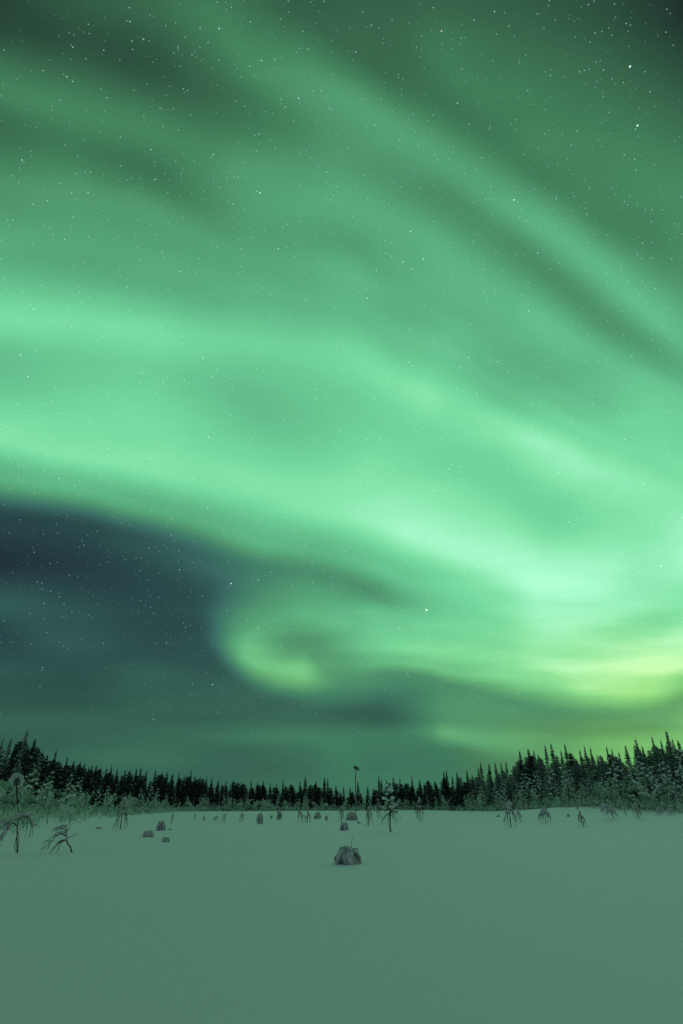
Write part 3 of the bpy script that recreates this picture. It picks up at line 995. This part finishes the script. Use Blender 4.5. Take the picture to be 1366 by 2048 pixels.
# the young pine in the middle
def young_pine():
    foot = ground_at(781, 1664)
    H = height_for(foot, 779, 1570)
    rnd = rng_of(77)
    o = thing('young_pine', 'young pine with snow tufts above and bare drooping branches below, middle of the bog', 'tree', foot, 0.4)
    me, _ = pine_meshes(31, H, 0.85, 0.42, 0.62, M_PINE)
    for pn, m in me.items():
        part(pn, m, o)
    db = MB()
    for k in range(11):
        a = k * 2.4 + rnd.uniform(-0.3, 0.3)
        z = H * rnd.uniform(0.28, 0.50)
        d = Vector((math.cos(a), math.sin(a), 0))
        L = rnd.uniform(0.45, 0.8)
        pts = arc(Vector((0, 0, z)), d * L * 0.6 + Vector((0, 0, z + 0.02)), d * L + Vector((0, 0, z - L * rnd.uniform(0.6, 1.1))), 6)
        db.tube(pts, [0.024, 0.020, 0.017, 0.014, 0.011, 0.006], 4)
        for q in range(4):
            c = pts[rnd.randint(2, 5)]
            db.tube([c, c + Vector((rnd.uniform(-0.08, 0.08), rnd.uniform(-0.08, 0.08), -0.14))], [0.009, 0.004], 3)
    part('dead_branches', db.mesh('dead_branches', M_TWIG), o)


young_pine()


# the tall thin pine on the far edge of the bog
def tall_pine():
    foot, H = tip_at(711, 1532, 150)
    o = thing('tall_pine', 'tall thin bare pine with one small tuft on top, above the far tree line', 'tree', foot, face_cam(foot))
    rnd = rng_of(3)
    tk, cr = MB(), MB()
    pts = [Vector((0.05 * math.sin(i * 0.9), 0, H * 0.97 * i / 9)) for i in range(10)]
    tk.tube(pts, [0.17 - 0.010 * i for i in range(10)], 6)
    for k in range(16):
        a = rnd.uniform(0, 6.28)
        z = H * rnd.uniform(0.25, 0.9)
        d = Vector((math.cos(a), math.sin(a), -0.3))
        tk.tube([Vector((0, 0, z)), Vector((0, 0, z)) + d * rnd.uniform(0.2, 0.55)], [0.035, 0.015], 4)
    for k in range(9):
        a = k * 2.4
        L = rnd.uniform(0.4, 0.9)
        z = H * (0.94 + 0.006 * k)
        d = Vector((math.cos(a) * 1.0 + 0.25, math.sin(a), 0))
        e = Vector((0, 0, z)) + d * L + Vector((0, 0, -0.5 * L * (1 if d.x > 0 else -0.3)))
        tk.tube([Vector((0, 0, z)), (Vector((0, 0, z)) + e) * 0.5 + Vector((0, 0, 0.1)), e], [0.04, 0.03, 0.02], 4)
        for q in range(34):
            c = Vector((0, 0, z)).lerp(e, rnd.uniform(0.35, 1.1))
            v = Vector((rnd.gauss(0, 1), rnd.gauss(0, 1), rnd.gauss(0, 0.7))).normalized() * rnd.uniform(0.15, 0.35)
            w = v.cross(Vector((0.2, 0.4, 1))).normalized() * 0.05
            cr.quad_soup([c - w, c + w, c + v + w * 0.4, c + v - w * 0.4])
    part('trunk', tk.mesh('tall_pine_trunk', M_BARK_PALE), o)
    part('crown', cr.mesh('tall_pine_crown', M_SPRUCE), o)


tall_pine()

# ------------------------------------------------------------------ the wood
random.seed(7)
FAR = [spruce_meshes(300 + i, 11.0, Rb, 0.02, M_SPRUCE, 0.22) for i, Rb in enumerate((1.6, 1.8, 2.0, 1.7, 2.2, 1.4))]
NEAR = [spruce_meshes(330 + i, 14.0, Rb, 0.11, M_SPRUCE_SNOWY, 0.28) for i, Rb in enumerate((1.9, 2.2, 2.4, 2.0, 2.6))]
FULL = [spruce_meshes(420 + i, 11.0, Rb, 0.05, M_SPRUCE, 0.3, 0.0, f) for i, (Rb, f) in enumerate(((1.9, .55), (2.2, .6), (1.7, .5), (2.1, .7)))]
FULLN = [spruce_meshes(440 + i, 13.0, Rb, 0.16, M_SPRUCE_SNOWY, 0.35, 0.0, f) for i, (Rb, f) in enumerate(((2.3, .6), (2.6, .65), (2.1, .5)))]
PINES = [pine_meshes(360 + i, 4.5, 0.6, 0.14, 0.95) for i in range(5)]
BIRCH = [birch_meshes(380 + i, 4.0, a, d) for i, (a, d) in enumerate(((.12, 1.2), (.45, 1.0), (.7, 1.1), (.25, 1.3), (.06, .9), (.85, 1.0), (.18, .8), (.55, .9)))]
SNAGS = [snag_meshes(400 + i, 6.0) for i in range(3)]


def table(x, pts):
    return float(np.interp(x, [p[0] for p in pts], [p[1] for p in pts]))


DIST = [(-60, 90), (0, 92), (60, 96), (120, 112), (200, 142), (300, 172), (430, 190), (850, 190), (950, 150), (1040, 114), (1100, 104), (1200, 95), (1366, 86), (1430, 84)]
SKYLINE = [(-60, 1480), (0, 1482), (60, 1474), (80, 1500), (100, 1512), (150, 1523), (200, 1534), (260, 1540), (340, 1545), (420, 1556), (500, 1563), (560, 1565), (620, 1564), (660, 1568),
           (690, 1578), (740, 1576), (760, 1562), (830, 1562), (880, 1552), (960, 1540), (1010, 1528), (1040, 1510), (1090, 1498), (1160, 1500), (1210, 1500), (1260, 1494), (1300, 1482), (1366, 1478), (1430, 1478)]
TIPS = [(5,1475),(25,1472),(34,1484),(58,1457),(48,1480),(72,1477),(77,1496),(97,1510),(114,1500),(122,1525),(135,1514),(147,1522),(160,1523),(170,1525),(178,1532),(186,1530),(194,1530),(203,1534),
 (215,1535),(224,1530),(236,1538),(250,1540),(262,1538),(275,1537),(283,1535),(292,1541),(312,1540),(324,1545),(335,1544),(346,1547),(358,1544),(370,1550),(382,1540),(391,1552),(400,1553),(414,1553),(423,1556),
 (437,1560),(452,1561),(467,1560),(485,1561),(503,1561),(515,1564),(527,1561),(540,1564),(553,1567),(567,1559),(583,1570),(600,1562),(612,1552),(632,1561),(648,1555),(656,1556),(672,1570),(688,1572),
 (700,1574),(716,1562),(735,1572),(747,1575),(757,1552),(763,1558),(772,1560),(787,1555),(800,1557),(809,1564),(824,1551),(838,1558),(848,1566),(858,1562),(870,1565),(886,1542),(893,1540),(905,1552),(914,1543),
 (932,1540),(944,1549),(956,1534),(962,1523),(978,1527),(990,1524),(1003,1524),(1011,1522),(1024,1530),(1038,1501),(1058,1498),(1067,1500),(1075,1507),(1088,1489),(1103,1486),(1120,1500),(1130,1486),
 (1146,1510),(1159,1499),(1168,1491),(1179,1493),(1194,1508),(1211,1492),(1221,1496),(1236,1502),(1250,1490),(1266,1489),(1272,1477),(1284,1490),(1303,1471),(1320,1479),(1329,1460),(1345,1477),(1356,1480),(1372,1470)]
NTH = ['first', 'second', 'third', 'fourth', 'fifth', 'sixth', 'seventh', 'eighth', 'ninth', 'tenth', 'eleventh', 'twelfth']
LEFT_TIPS = sorted(t[0] for t in TIPS if t[0] < 150)
RIGHT_TIPS = sorted((t[0] for t in TIPS if 1040 < t[0] < 1366), reverse=True)
PINE_L = sorted((t[0] for t in TIPS if 560 < t[0] < 709), reverse=True)
PINE_R = sorted(t[0] for t in TIPS if 712 < t[0] < 880)


def side_group(x):
    return 'spruces of the left wood' if x < 150 else ('spruces of the right wood' if x > 1020 else 'spruces of the far tree line')


def tip_label(x, y):
    if (x, y) == (58, 1457):
        return 'tallest dark spruce of the left wood, its tip above all the others there'
    if (x, y) == (1329, 1460):
        return 'tallest spruce of the right wood, a narrow spire close to the right frame edge'
    if (x, y) == (612, 1552):
        return 'needle-thin spruce spire sticking out of the far tree line, left of the tall thin pine'
    if x in LEFT_TIPS and LEFT_TIPS.index(x) < 12:
        return 'dark spruce of the left wood, %s skyline tip from the left frame edge' % NTH[LEFT_TIPS.index(x)]
    if x in RIGHT_TIPS and RIGHT_TIPS.index(x) < 12:
        return 'snow-dusted spruce of the right wood, %s skyline tip from the right frame edge' % NTH[RIGHT_TIPS.index(x)]
    if x in PINE_L and PINE_L.index(x) < 8:
        return 'small dark spruce of the far tree line, %s tip left of the tall thin pine' % NTH[PINE_L.index(x)]
    if x in PINE_R and PINE_R.index(x) < 12:
        return 'small dark spruce of the far tree line, %s tip right of the tall thin pine' % NTH[PINE_R.index(x)]
    if x > 1020:
        return 'snow-dusted spruce on the skyline of the right wood, towards its lower inner end'
    if x > 700:
        return 'dark spruce on the skyline where the far tree line climbs to the right'
    return 'dark spruce on the skyline of the long tree line sloping down from the left wood'


def grow_spruce(x, y, dist, label, wide=1.0):
    foot, H = tip_at(x, y, dist)
    snowy = random.random() < (0.25 if x < 130 else min(0.82, (x - 850) / 230))
    label = label.replace('dark spruce', 'snow-dusted spruce') if snowy else label.replace('snow-dusted spruce', 'dark spruce')
    kind = random.choice((FULLN if snowy else FULL) if wide != 1.0 else (NEAR if snowy else FAR))
    slim = random.uniform(0.9, 1.25) * wide
    plant(kind, 'spruce', label, 'spruce', foot - Vector((0, 0, 0.1)), max(2.0, H + 0.1), random.uniform(0, 6.28), side_group(x), slim,
          (random.uniform(-0.02, 0.02), random.uniform(-0.02, 0.02)))


for x, y in TIPS:
    grow_spruce(x, y, table(x, DIST) + random.uniform(0, 9), tip_label(x, y))
# trees of the same wood that do not reach the skyline
FILL = ([(x, 3, 14) for x in range(-20, 380, 8)] + [(x, 3, 12) for x in range(380, 900, 8)] + [(x, 5, 26) for x in range(900, 1390, 8)])
for x, lo, hi in FILL:
    xx = x + random.uniform(-4, 4)
    y = table(xx, SKYLINE) + random.uniform(lo, hi)
    front = random.random() < 0.35
    if front:
        y += random.uniform(6, 26) * (1.8 if (xx > 1000 or xx < 80) else 0.5)
    lab = ('dark spruce inside the left wood, below its skyline' if xx < 150 else 'snow-dusted spruce inside the right wood, below its skyline' if xx > 1020
           else 'dark spruce inside the far tree line, below its skyline')
    grow_spruce(xx, y, table(xx, DIST) + (random.uniform(-7, -1) if front else random.uniform(6, 22)), lab, 1.3 if front else (1.7 if xx > 1000 else 2.3))

# frosted undergrowth along the foot of the wood
def edge_dist(x, k):
    """k = 0 at the outer edge of the undergrowth, 1 at the wood."""
    d1 = table(x, DIST)
    d0 = table(x, [(-60, 52), (0, 54), (60, 60), (120, 68), (200, 84), (300, 125), (420, 168), (850, 178), (950, 138), (1040, 100), (1100, 92), (1200, 84), (1366, 74), (1430, 72)])
    return d0 + (d1 - d0) * k


def under_label(kind, x):
    place = 'along the foot of the left wood' if x < 330 else 'along the foot of the right wood' if x > 950 else 'along the foot of the far tree line'
    return kind + ' ' + place


for i in range(292):
    x = random.choice((random.uniform(-20, 340), random.uniform(-20, 600), random.uniform(300, 960), random.uniform(300, 960), random.uniform(930, 1390)))
    k = random.random()
    d = edge_dist(x, k)
    foot, _ = tip_at(x, 1600, d)
    H = random.uniform(1.3, 4.2) + 1.6 * k * random.random()
    plant(random.choice(BIRCH), 'frosted_birch', under_label('small frosted birch with pale bowed twigs', x), 'birch', foot - Vector((0, 0, 0.08)), H, random.uniform(0, 6.28),
          'frosted birches ' + ('of the left wood' if x < 330 else 'of the right wood' if x > 950 else 'of the far tree line'), random.uniform(0.75, 1.15))
for i in range(90):
    x = random.choice((random.uniform(-20, 300), random.uniform(300, 960), random.uniform(940, 1390), random.uniform(1000, 1390)))
    k = random.random() * 0.9 + 0.1
    d = edge_dist(x, k)
    foot, _ = tip_at(x, 1600, d)
    H = random.uniform(2.0, 4.6) + (2.0 * k if x > 1000 else 0.5)
    plant(random.choice(PINES), 'snowy_pine', under_label('stunted pine with snow-laden tufts', x), 'pine', foot - Vector((0, 0, 0.08)), H, random.uniform(0, 6.28),
          'snowy pines ' + ('of the left wood' if x < 330 else 'of the right wood' if x > 950 else 'of the far tree line'), random.uniform(0.8, 1.15))
SN = [(352, 1576), (376, 1592), (440, 1590), (456, 1602), (508, 1592), (580, 1590), (670, 1604), (718, 1602), (754, 1588), (880, 1587), (893, 1606), (1006, 1560), (1300, 1580), (1218, 1560), (262, 1600), (150, 1575), (640, 1600), (823, 1600)]
SN += [(random.uniform(300, 1000), random.uniform(1586, 1606)) for i in range(40)] + [(random.uniform(1000, 1366), random.uniform(1560, 1600)) for i in range(14)]
for x, top in SN:
    d = table(x, DIST) - random.uniform(6, 16)
    foot, H = tip_at(x, top, d)
    plant(random.choice(SNAGS), 'dead_trunk', under_label('thin pale dead trunk standing bare', x), 'dead tree', foot - Vector((0, 0, 0.1)), H, random.uniform(0, 6.28), 'pale dead trunks', 1.0,
          (random.uniform(-0.03, 0.03), random.uniform(-0.03, 0.03)))


# low brush, rime and grass heads between the trees at the foot of the wood: nobody could count it
brush = MB()
rb = rng_of(55)
for i in range(4200):
    x = rb.uniform(-40, 1400) if i % 4 else rb.uniform(-40, 420)
    if noise.noise(Vector((x * 0.035, i % 3 * 5.0, 0.5))) < rb.uniform(-0.25, 0.35):
        continue
    d = edge_dist(x, rb.uniform(-0.30, 1.15) if (x > 940 or x < 330) else rb.uniform(0.05, 1.15))
    foot, _ = tip_at(x, 1600, d)
    h = rb.uniform(0.4, 1.9) * (0.7 + 0.3 * min(1, d / 150))
    for k in range(9):
        a = rb.uniform(0, 6.28)
        dr = Vector((math.cos(a), math.sin(a), 0))
        c = foot + Vector((rb.gauss(0, 0.5), rb.gauss(0, 0.5), rb.uniform(0, 0.5) * h))
        v = (dr * rb.uniform(0.1, 0.8) + Vector((0, 0, rb.uniform(-0.1, 1.0)))) * h * 0.6
        w = Vector((-dr.y, dr.x, 0.2)) * rb.uniform(0.04, 0.12)
        brush.quad_soup([c - w * 0.6, c + w * 0.6, c + v * 0.6 + w, c + v])
bo = bpy.data.objects.new('undergrowth', brush.mesh('undergrowth', M_FROST))
bo['kind'] = 'stuff'
bo['label'] = 'low frosted brush along the foot of the wood'
COL.objects.link(bo)
